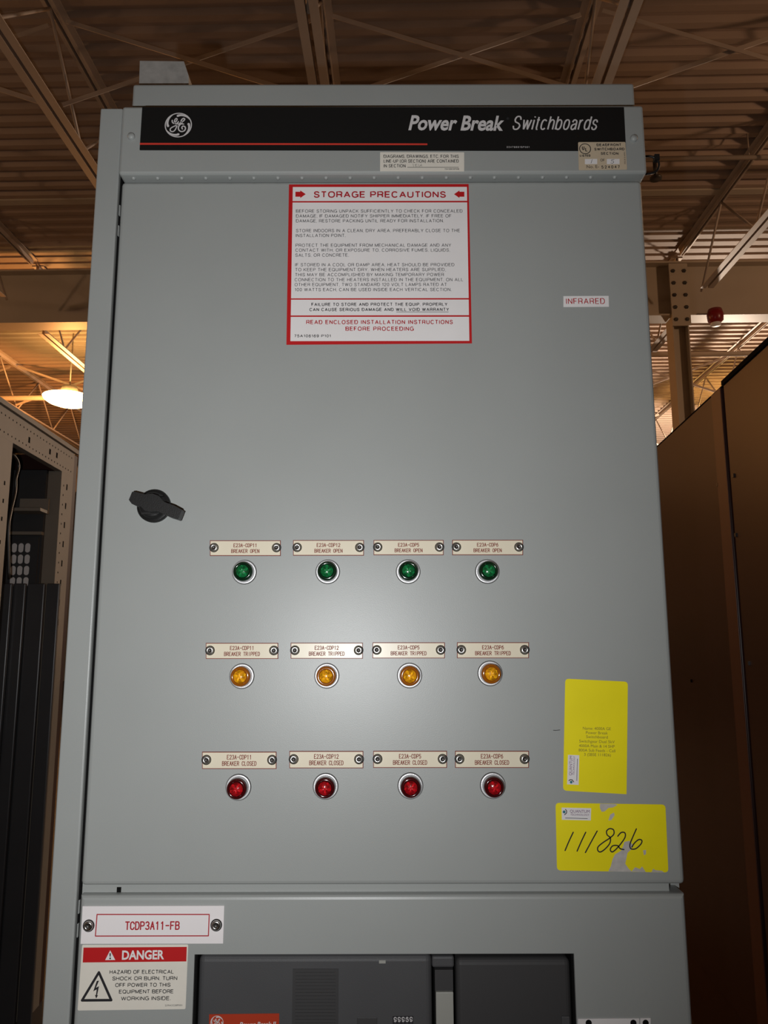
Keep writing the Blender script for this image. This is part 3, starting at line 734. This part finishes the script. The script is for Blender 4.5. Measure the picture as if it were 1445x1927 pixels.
mb.ribbon([C(*p) for p in ((582, 896), (568, 897), (565, 904), (576, 904), (580, 911), (572, 918), (562, 915))], .0006, Y-PR, M_INK)
tag(mb.build('sticker', sb), 'tan listing sticker on the nameplate\'s lower right corner')

# ---- storage precautions sticker
C = Crop(520, 330, 3.7051, 0)
mb = MB(); mb.slab([C(70, 1182), C(1363, 1172), C(1340, 62), C(88, 65)], -TH, -.0001, M_RED)
xl = lambda y: 115-17*(y-82)/1073; xr = lambda y: 1328+17*(y-82)/1073
for a, b in ((82, 180), (190, 858), (867, 977), (987, 1156)):
    mb.poly([C(xl(b), b+1), C(xr(b), b-1), C(xr(a), a), C(xl(a), a+1)], -TH-.00012, M_WHITE)
C.g(mb, 'STORAGE PRECAUTIONS', 260, 158.5, 1182, 158.5, 46, PR, M_REDTXT, .185, gap=.15)
lines = [('BEFORE STORING UNPACK SUFFICIENTLY TO CHECK FOR CONCEALED', 137, 1297, 263), ('DAMAGE. IF DAMAGED NOTIFY SHIPPER IMMEDIATELY. IF FREE OF', 137, 1220, 297),
 ('DAMAGE, RESTORE PACKING UNTIL READY FOR INSTALLATION.', 137, 1167, 331), ('STORE INDOORS IN A CLEAN, DRY AREA. PREFERABLY CLOSE TO THE', 137, 1280, 399),
 ('INSTALLATION POINT.', 135, 482, 433), ('PROTECT THE EQUIPMENT FROM MECHANICAL DAMAGE AND ANY', 134, 1218, 501),
 ('CONTACT WITH, OR EXPOSURE TO, CORROSIVE FUMES, LIQUIDS,', 133, 1210, 535), ('SALTS, OR CONCRETE.', 132, 505, 570),
 ('IF STORED IN A COOL OR DAMP AREA, HEAT SHOULD BE PROVIDED', 131, 1240, 637), ('TO KEEP THE EQUIPMENT DRY. WHEN HEATERS ARE SUPPLIED,', 131, 1180, 671),
 ('THIS MAY BE ACCOMPLISHED BY MAKING TEMPORARY POWER', 130, 1168, 706), ('CONNECTION TO THE HEATERS INSTALLED IN THE EQUIPMENT. ON ALL', 128, 1302, 741),
 ('OTHER EQUIPMENT, TWO STANDARD 120 VOLT LAMPS RATED AT', 128, 1188, 775), ('100 WATTS EACH, CAN BE USED INSIDE EACH VERTICAL SECTION.', 128, 1220, 810)]
for t, x0, x1, y in lines: C.g(mb, t, x0, y, x1, y-1, 23, PR, M_GREYTXT, .125, gap=.19)
C.g(mb, 'FAILURE TO STORE AND PROTECT THE EQUIP. PROPERLY', 245, 913, 1192, 912, 23, PR, M_INK, 0.17)
C.g(mb, 'CAN CAUSE SERIOUS DAMAGE AND WILL VOID WARRANTY', 231, 949, 1203, 948, 23, PR, M_INK, 0.17)
mb.poly([C(836, 955.5), C(1200, 955.5), C(1200, 952.5), C(836, 952.5)], -PR, M_INK)
C.g(mb, 'READ ENCLOSED INSTALLATION INSTRUCTIONS', 208, 1040, 1230, 1039, 30, PR, M_REDTXT, 0.17)
C.g(mb, 'BEFORE PROCEEDING', 482, 1086, 958, 1086, 30, PR, M_REDTXT, 0.17)
C.g(mb, '75A106169 P101', 125, 1131, 380, 1131, 20, PR, M_INK, 0.17)
for sg, x0 in ((1, 133), (-1, 1310)):
    pts = [C(x0+sg*a, b) for a, b in ((0, 151), (34, 151), (34, 160), (72, 133), (34, 107), (34, 116), (0, 116))]
    mb.poly(pts if sg > 0 else pts[::-1], -PR, M_RED)
tag(mb.build('warning_sticker', sb), 'large white sticker with red border reading STORAGE PRECAUTIONS')

# ---- infrared sticker
C = Crop(0, 0, 1, 0)
mb = MB(); mb.slab([C(1060, 578), C(1145.5, 577.5), C(1145, 557), C(1060, 557.5)], -TH, -.0001, M_WHITE)
C.g(mb, 'INFRARED', 1065, 572.8, 1138, 572.5, 11, PR, M_REDTXT, .125)
tag(mb.build('sticker', sb), 'small white sticker reading INFRARED in red')

# ---- door latch
x, z = D(291, 953, 0); base_c = (x, 0, z)
t_l = MB(); t_l.lathe([(.0250, 0), (.0250, .006), (.0235, .008), (.021, .008), (.019, .014), (.0165, .016), (0, .016)], base_c, M_BLKPL, 36)
x0, z0 = x-.012, z+.0125; t_l.box(x-.004, x+.016, -.017, -.008, z+.013, z+.0145, M_BLKPL); t_l.box(x-.014, x+.012, -.018, -.008, z-.0145, z-.012, M_BLKPL)
latch = tag(t_l.build('door_latch', sb, origin=base_c), 'black plastic twist latch on the door\'s left side')
C = Crop(220, 900, 9.633, -.032)
bar = [(275, 245), (320, 240), (510, 290), (640, 275), (740, 310), (830, 420), (1030, 490), (1180, 570), (1110, 745), (960, 700), (720, 590), (600, 605), (500, 580), (415, 500), (370, 505), (265, 460), (215, 390)]
mb = MB(); mb.slab([C(*p) for p in bar[::-1]], -.032, -.0155, M_BLKPL); mb.build('grip', latch, bevel=.002)

# ---- engraved nameplates with two screws, and indicator lamps
screw0 = None
def screw(c, parent, r=.0057):
    global screw0
    if screw0 is None:
        mb = MB(); mb.lathe([(r*1.22, 0), (r*1.22, .0006), (r, .0007), (r, .0018), (r*.85, .0032), (r*.45, .0036), (r*.42, .0012), (0, .0012)], (0, 0, 0), M_STEEL, 20,
                            mats=[M_STEELD, M_STEELD, M_STEEL, M_STEEL, M_STEEL, M_STEELD, M_STEELD])
        screw0 = mb.build('screw', None, origin=(0, 0, 0)); screw0.parent = parent; place(screw0, c, parent); return screw0
    s = dup(screw0, c, parent); return s
plates = {('CDP11', 'OPEN'): (395, 1017, 528, 1046), ('CDP12', 'OPEN'): (551.5, 1016.5, 684.5, 1045.5), ('CDP5', 'OPEN'): (703, 1016.3, 834.5, 1044.5), ('CDP6', 'OPEN'): (851, 1016, 984, 1044.5),
 ('CDP11', 'TRIPPED'): (387.3, 1210, 523.3, 1240), ('CDP12', 'TRIPPED'): (547, 1209.6, 682.5, 1239.6), ('CDP5', 'TRIPPED'): (701, 1209, 836.8, 1238.8), ('CDP6', 'TRIPPED'): (860, 1208.8, 995, 1238.6),
 ('CDP11', 'CLOSED'): (380.3, 1414.8, 520, 1447), ('CDP12', 'CLOSED'): (544.5, 1413.5, 683.5, 1445.8), ('CDP5', 'CLOSED'): (702.3, 1413.2, 840.8, 1445), ('CDP6', 'CLOSED'): (856.4, 1413.2, 995, 1445)}
PY = -.0022
for (a, b), (x0, y0, x1, y1) in plates.items():
    mb = MB(); P4 = lambda u, v: D(x0+(x1-x0)*u, y0+(y1-y0)*v, PY)
    mb.slab([P4(0, 1), P4(1, 1), P4(1, 0), P4(0, 0)], PY, -.0001, M_ENGR)
    e, f = .0085, .042
    mb.poly([P4(e, 1-f), P4(1-e, 1-f), P4(1-e, f), P4(e, f)], PY-.0001, M_PLATE)
    cap = .0050*(y1-y0)/29
    s1, s2 = 'E23A-'+a, 'BREAKER '+b
    for t, v in ((s1, .43), (s2, .80)):
        hw = .0333*len(t)/2*.98
        engrave(mb, t, P4(.5-hw, v), P4(.5+hw, v), cap, PY-.0003, M_ENGR, .00085)
    p = tag(mb.build('engraved_plate', sb), 'ivory plate engraved E23A-%s BREAKER %s' % (a, b))
    for u in (.058, .942):
        xx, zz = P4(u, .47); screw((xx, PY-.0001, zz), p)
lamps = {('CDP11', 'OPEN'): (459.5, 1076.5), ('CDP12', 'OPEN'): (616.5, 1075.8), ('CDP5', 'OPEN'): (768, 1075.5), ('CDP6', 'OPEN'): (917.2, 1075.3),
 ('CDP11', 'TRIPPED'): (454.8, 1272.5), ('CDP12', 'TRIPPED'): (614.8, 1271.8), ('CDP5', 'TRIPPED'): (770.6, 1271.3), ('CDP6', 'TRIPPED'): (922.4, 1267.3),
 ('CDP11', 'CLOSED'): (448.2, 1481.8), ('CDP12', 'CLOSED'): (612.5, 1480), ('CDP5', 'CLOSED'): (772.2, 1479), ('CDP6', 'CLOSED'): (927.5, 1478.5)}
COLS = {'OPEN': ('green', (.002, .018, .007), (.010, .20, .055)), 'TRIPPED': ('amber', (.30, .085, .004), (.95, .45, .012)), 'CLOSED': ('red', (.045, .002, .003), (.55, .008, .014))}
for st, (cn, c0, c1) in COLS.items():
    COLS[st] = (cn, mat(cn+'_facet', tuple(.62*p+.38*q for p, q in zip(c0, c1)), .15, 0, .6, noise=.7, nscale=300, coat=.5), mat(cn+'_lens', c0, .12, 0, .6, coat=.6), mat(cn+'_jewel_glint', c1, .18, 0, .6, noise=.8, nscale=230, coat=.5))
proto = {}
for (a, st), (px, py) in lamps.items():
    cn, mm, ml, mj = COLS[st]
    x, z = D(px, py, -.002)
    lamp = bpy.data.objects.new('indicator_lamp', None); COL.objects.link(lamp); place(lamp, (x, 0, z), sb)
    lamp['label'] = '%s indicator lamp below the plate E23A-%s BREAKER %s' % (cn, a, st)
    if st not in proto:
        mb = MB(); mb.lathe([(.0182, 0), (.0182, .0008), (.0174, .0022), (.0168, .0026), (.0140, .0026), (.0134, .0015), (.0134, .010)], (0, 0, 0), M_ALU, 40,
                            mats=[M_STEELD, M_STEELD, M_ALU, M_ALU, M_ALU, M_ALU])
        bz = mb.build('bezel', None, origin=(0, 0, 0))
        mb = MB(); mb.lathe([(.0142, .0016), (.0146, .008), (.0143, .0135), (.0130, .0165), (.0112, .0172), (.0106, .0170)], (0, 0, 0), ml, 40)
        cp = mb.build('cap', None, origin=(0, 0, 0))
        # faceted jewel: a shallow dome whose petals stand proud, their caught light painted brighter
        mb = MB(); N = 120; rings = 18; vs = []; sets = {ml: [], mm: [], mj: []}
        for i in range(rings+1):
            rr = .0104*i/rings
            for k in range(N):
                an = 2*math.pi*k/N
                pet = max(0, math.cos(5*an))**.7
                h = .0170+.0032*(1-(i/rings)**2)+.0009*pet*math.sin(math.pi*min(1, i/rings*1.15))
                vs.append((rr*math.cos(an), -h, rr*math.sin(an)))
        for i in range(rings):
            for k in range(N):
                q = (i*N+k, i*N+(k+1) % N, (i+1)*N+(k+1) % N, (i+1)*N+k)
                an = 2*math.pi*(k+.5)/N; c5 = math.cos(5*an)
                lim = rings*(.22+.62*max(0, .28+.72*c5)**.55)
                sets[mj if i < lim else (mm if i < rings*.86 else ml)].append(q)
        mb.v = [tuple(v) for v in vs]
        for m_, qs in sets.items():
            for q in qs: mb.f.append(q); mb.m.append(mb.mi(m_)); mb.sm.append(False)
        jw = mb.build('lens', None, origin=(0, 0, 0))
        proto[st] = (bz, cp, jw)
        for o in proto[st]: place(o, (x, 0, z), lamp)
        parts = proto[st]
    else: parts = [dup(o, (x, 0, z), lamp) for o in proto[st]]
    parts[2].rotation_euler = (0, random.uniform(0, 6.28), 0)

# ---- yellow cards
C = Crop(1020, 1260, 4.38, 0)
def card_logo(mb, A, U, V, m1, m2):                 # dot in an open bracket
    A = Vector(A); q = lambda u, v: tuple(A+U*u+V*v)
    mb.disc(q(0, 0), U.length*.9, -PR-.0002, m1, 14)
    mb.ribbon([q(.9, 1.5), q(1.6, .6), q(1.5, -.6), q(.2, -1.7)], U.length*.5, -PR-.0002, m2)
mb = MB(); mb.slab(rounded([C(190, 75), C(706, 100), C(695, 1027), C(172, 997)], [.0055, .0055, .0008, .0055]), -TH, -.0001, M_YEL)
for t, x0, x1, y in (('Name: 4000A GE', 335, 565, 494), ('Power Break', 360, 540, 530), ('Switchboard', 362, 540, 564), ('Switchgear Dual 5kV', 305, 597, 600),
                     ('4000A Main & 14 SHP', 302, 597, 638), ('800A Sub Feeds - Cell', 300, 602, 674), ('3 (SBSE 111826)', 345, 565, 710)):
    C.line(mb, t, x0, y, x1, y+(x1-x0)*.025, 23, PR, M_YTXT)
mb.slab([C(205, 945), C(300, 950), C(305, 706), C(212, 702)], -TH-.0003, -TH, M_WHITE)
C.line(mb, 'QUANTUM', 243, 872, 248, 712, 24, PR+.0002, M_PURP); C.line(mb, 'TECHNOLOGY', 265, 870, 270, 712, 15, PR+.0002, M_PURP)
mb.ribbon([C(284, 915), C(290, 735)], .0007, -PR-.0002, M_GREYTXT)
U = Vector(C(236, 915))-Vector(C(236, 928)); card_logo(mb, C(238, 927), U, Vector((-U.y, U.x)), M_TEAL, M_INK)
tag(mb.build('yellow_card', sb), 'upright yellow card with faint printed lines near the door\'s right edge')
mb = MB(); mb.slab(rounded([C(110, 1098), C(1015, 1112), C(1040, 1672), C(122, 1655)], [.0055]*4), -TH, -.0001, M_YEL)
torn = [[(475, 1112), (475, 1140), (490, 1172), (515, 1168), (545, 1140), (585, 1135), (620, 1115), (600, 1108), (478, 1105)],
 [(560, 1195), (545, 1243), (570, 1240), (597, 1200), (590, 1178)],
 [(675, 1420), (668, 1450), (650, 1492), (600, 1522), (580, 1560), (565, 1620), (545, 1661), (600, 1664), (740, 1666), (712, 1640), (684, 1600), (692, 1560), (702, 1510), (735, 1480), (742, 1440), (720, 1410)],
 [(735, 1664), (800, 1667), (852, 1668), (835, 1640), (822, 1622), (805, 1643), (765, 1628)], [(830, 1490), (838, 1530), (855, 1520), (855, 1485)],
 [(900, 1668), (1005, 1671), (985, 1658), (930, 1652), (915, 1640)]]
for p in torn:
    q = [C(*u) for u in p]
    ar = sum(q[i][0]*q[(i+1) % len(q)][1]-q[(i+1) % len(q)][0]*q[i][1] for i in range(len(q)))
    mb.poly(q if ar > 0 else q[::-1], -TH-.00012, M_TORN)
for stp in ([(255, 1340), (222, 1410), (188, 1490)], [(358, 1340), (322, 1415), (287, 1495)], [(452, 1330), (405, 1415), (355, 1507)],
           [(592, 1342), (585, 1318), (555, 1310), (530, 1330), (535, 1362), (560, 1385), (556, 1430), (520, 1475), (480, 1502), (458, 1490), (460, 1460), (500, 1425), (550, 1392), (585, 1362), (592, 1342)],
           [(622, 1372), (650, 1342), (680, 1345), (682, 1380), (650, 1430), (605, 1482), (575, 1502), (560, 1482), (580, 1452), (620, 1450), (642, 1475), (672, 1482)],
           [(775, 1312), (745, 1380), (722, 1440), (730, 1475), (770, 1475), (812, 1437), (820, 1408), (795, 1400), (760, 1428), (738, 1462)]):
    mb.ribbon(catmull([C(*p) for p in stp], 5), .0017, -PR, M_INK)
mb.slab([C(162, 1237), C(400, 1243), C(403, 1142), C(160, 1137)], -TH-.0003, -TH, M_WHITE)
C.line(mb, 'QUANTUM', 228, 1178, 390, 1181, 24, PR+.0002, M_PURP); C.line(mb, 'TECHNOLOGY', 232, 1202, 388, 1204, 15, PR+.0002, M_PURP)
mb.ribbon([C(190, 1222), C(372, 1227)], .0007, -PR-.0002, M_GREYTXT)
U = Vector(C(193, 1172))-Vector(C(180, 1172)); card_logo(mb, C(180, 1172), U, Vector((-U.y, U.x)), M_TEAL, M_INK)
tag(mb.build('yellow_card', sb), 'torn yellow card handwritten 111826 at the door\'s lower right corner')
mb = MB(); mb.ribbon([C(92, 500), C(112, 501), C(146, 498)], .0008, -.0002, M_INK); mb.build('scratch', door)

# ---- white plate with the panel number, danger sticker
C = Crop(130, 1640, 4.5156, LY)
mb = MB(); mb.slab([C(103, 610), C(1311, 607), C(1321, 287), C(120, 291)], LY-.0022, LY-.0001, M_PLATEW)
W2 = LY-.0024
fr = [C(229, 543), C(1187, 541), C(1194, 360), C(243, 360)]
for i in range(4): mb.ribbon([fr[i], fr[(i+1) % 4]], .0014, W2, M_REDTXT)
engrave(mb, 'TCDP3A11-FB', C(484, 487), C(938, 485), C.cap(484, 487, 63), W2, M_REDTXT, .0017)
p = tag(mb.build('engraved_plate', sb), 'white plate engraved TCDP3A11-FB below the door')
for px, py in ((172, 455), (1254, 450)):
    x, z = C(px, py); s_ = screw((x, LY-.0022, z), p); s_.scale = (1.15,)*3
mb = MB(); mb.slab(rounded([C(112, 622), C(1013, 619), C(990, 1168), C(73, 1180)], [.002]*4), LY-TH, LY-.0001, M_CREAM)
mb.poly([C(117, 772), C(997, 763), C(1001, 639), C(124, 645)], LY-TH-.00012, M_RED)
C.line(mb, 'DANGER', 450, 745, 808, 741, 75, PR, M_WHITE, .03)
mb.poly([C(308, 751), C(394, 750), C(351, 668)], LY-PR, M_WHITE)
mb.poly([C(347, 722), C(355, 722), C(357, 692), C(345, 692)], LY-PR-.0002, M_INK); mb.disc(C(351, 736), .0012, LY-PR-.0002, M_INK, 10)
for t, x0, x1, y in (('HAZARD OF ELECTRICAL', 345, 890, 868), ('SHOCK OR BURN. TURN', 368, 920, 923), ('OFF POWER TO THIS', 393, 863, 979), ('EQUIPMENT BEFORE', 425, 888, 1035), ('WORKING INSIDE.', 443, 863, 1093)):
    C.g(mb, t, x0, y+1, x1, y-2, 34, PR, M_INK, .165, gap=.12)
C.line(mb, '239A3228P001', 815, 1143, 962, 1141, 14, PR, M_GREYTXT)
tri = [C(112, 1093), C(360, 1091), C(255, 855)]
for i in range(3): mb.ribbon([tri[i], tri[(i+1) % 3]], .0033, LY-PR, M_INK)
bolt = [(237, 928), (207, 1016), (236, 1000), (230, 1048), (221, 1046), (232, 1078), (248, 1048), (240, 1050), (256, 972), (230, 986), (256, 925)]
mb.poly([C(*p) for p in bolt], LY-PR, M_INK)
tag(mb.build('warning_sticker', sb), 'cream sticker with red DANGER banner below the white engraved plate')
# pale tags at the bottom right
C = Crop(0, 0, 1, LY)
mb = MB(); mb.slab([C(1087, 1975), C(1202, 1974), C(1202, 1915.5), C(1087, 1916.5)], LY-.0015, LY-.0001, M_WHITE)
for px in (1107, 1191): mb.disc(C(px, 1924), .0042, LY-.0018, M_GAP, 16)
tag(mb.build('pale_tag', sb), 'pale tag with dark holes at the bottom edge')
mb = MB(); mb.slab([C(1204, 1974), C(1223.5, 1973), C(1223.5, 1915), C(1204, 1915.5)], LY-.0015, LY-.0001, M_WHITE); mb.disc(C(1214, 1924), .0042, LY-.0018, M_GAP, 16)
tag(mb.build('pale_tag', sb), 'narrow pale tag beside the wider one at the bottom edge')

# ================================================================== THE BREAKER in the opening
BY = .004
bx0, bz1 = D(374, 1798, BY); bx1 = D(1072, 1796, BY)[0]; BZ0 = .57
br = thing('circuit_breaker', 'charcoal moulded circuit breaker set in the opening under the door', 'circuit breaker', ((bx0+bx1)/2, .02, BZ0))
sx = D(858, 1850, BY)[0]; sl0 = D(813, 1850, BY)[0]
vx0, vz1 = D(551, 1823, BY); vx1 = D(637, 1823, BY)[0]
boxpart('left_cover', br, bx0, sl0, BY, .033, BZ0, bz1, M_BRK, .008, 4)
cz = D(830, 1822, BY)[1]
boxpart('bridge_cover', br, sl0+.0002, sx-.002, BY+.001, .0325, cz, bz1-.002, M_BRK, .003)
boxpart('right_cover', br, sx, bx1, BY-.003, .033, BZ0, D(900, 1804, BY-.003)[1], M_BRKD, .008, 4)
mb = MB(); mb.box(vx0, vx1, BY-.0012, BY+.001, .60, vz1, M_BRKD)
z = vz1-.004
while z > .60: mb.box(vx0+.004, vx1-.004, BY-.0022, BY-.001, z-.0014, z, M_BRKD); z -= .0042
tag(mb.build('ribbed_grip', br), 'finely ribbed dark panel')
hz = D(835, 1866, BY)[1]
mb = MB(); mb.box(sl0+.003, sx-.003, .012, .03, BZ0, cz-.001, M_GAP); mb.build('handle_slot', br)
mb = MB(); mb.box(sl0+.004, sx-.004, BY, .0118, hz+.001, cz-.002, M_BRKD); mb.build('slot_shutter', br)
mb = MB(); mb.box(D(820, 1880, BY)[0], sx-.004, BY-.002, .0118, BZ0+.05, hz, M_LGREY); tag(mb.build('operating_handle', br, bevel=.001), 'pale grey operating handle')
C = Crop(350, 1760, 1.8526, BY)
mb = MB(); mb.slab([C(80, 380), C(324, 380), C(325, 272), C(81, 275)], BY-.0006, BY-.0001, M_BRED)
x, z = C(108, 304); logo(mb, (x, z), .0088, BY-.0009, M_SILVER)
C.line(mb, 'Power Break II', 187, 318, 314, 316, 16, .0009, M_SILVER, .02, .2)
tag(mb.build('brand_label', br), 'orange red label with a round logo')
mb = MB(); mb.slab([C(720, 330), C(792, 330), C(792, 281), C(720, 282)], BY-.0006, BY-.0001, M_INK)
C.g(mb, '99969', 724, 302, 790, 301, 18, .0009, M_SILVER, .17)
C.g(mb, '88858', 724, 324, 790, 323, 18, .0009, M_GREYTXT, .17)
tag(mb.build('counter', br), 'small mechanical counter reading 99969')
mb = MB(); a, b = C(596, 350), C(666, 286); mb.box(a[0], b[0], BY-.001, BY+.0002, a[1], b[1], M_BRKD); mb.build('indicator_window', br, bevel=.0006)
mb = MB(); a, b = C(1308, 340), C(1334, 276); mb.box(a[0], b[0], BY-.006, BY-.0031, a[1], b[1], M_BRK); mb.build('side_clip', br, bevel=.001)
x, z = C(683, 92); mb = MB(); mb.box(x-.004, x+.005, BY-.0008, BY-.0001, z-.002, z+.002, M_LGREY); mb.build('scuff', br)

# ================================================================== pale box on the cabinet top
yb = .13
p = [D(263, 162, yb), D(357, 160, yb), D(355, 143, yb), D(346, 115.5, yb), D(263, 114.5, yb)]
p[0] = (p[0][0], gz1+.0005); p[1] = (p[1][0], gz1+.0005)
mb = MB(); mb.slab(p, yb, yb+.12, M_GALV)
tag(mb.build('metal_box', bevel=.004), 'pale mottled metal box standing on the switchboard\'s top left corner', 'metal box')
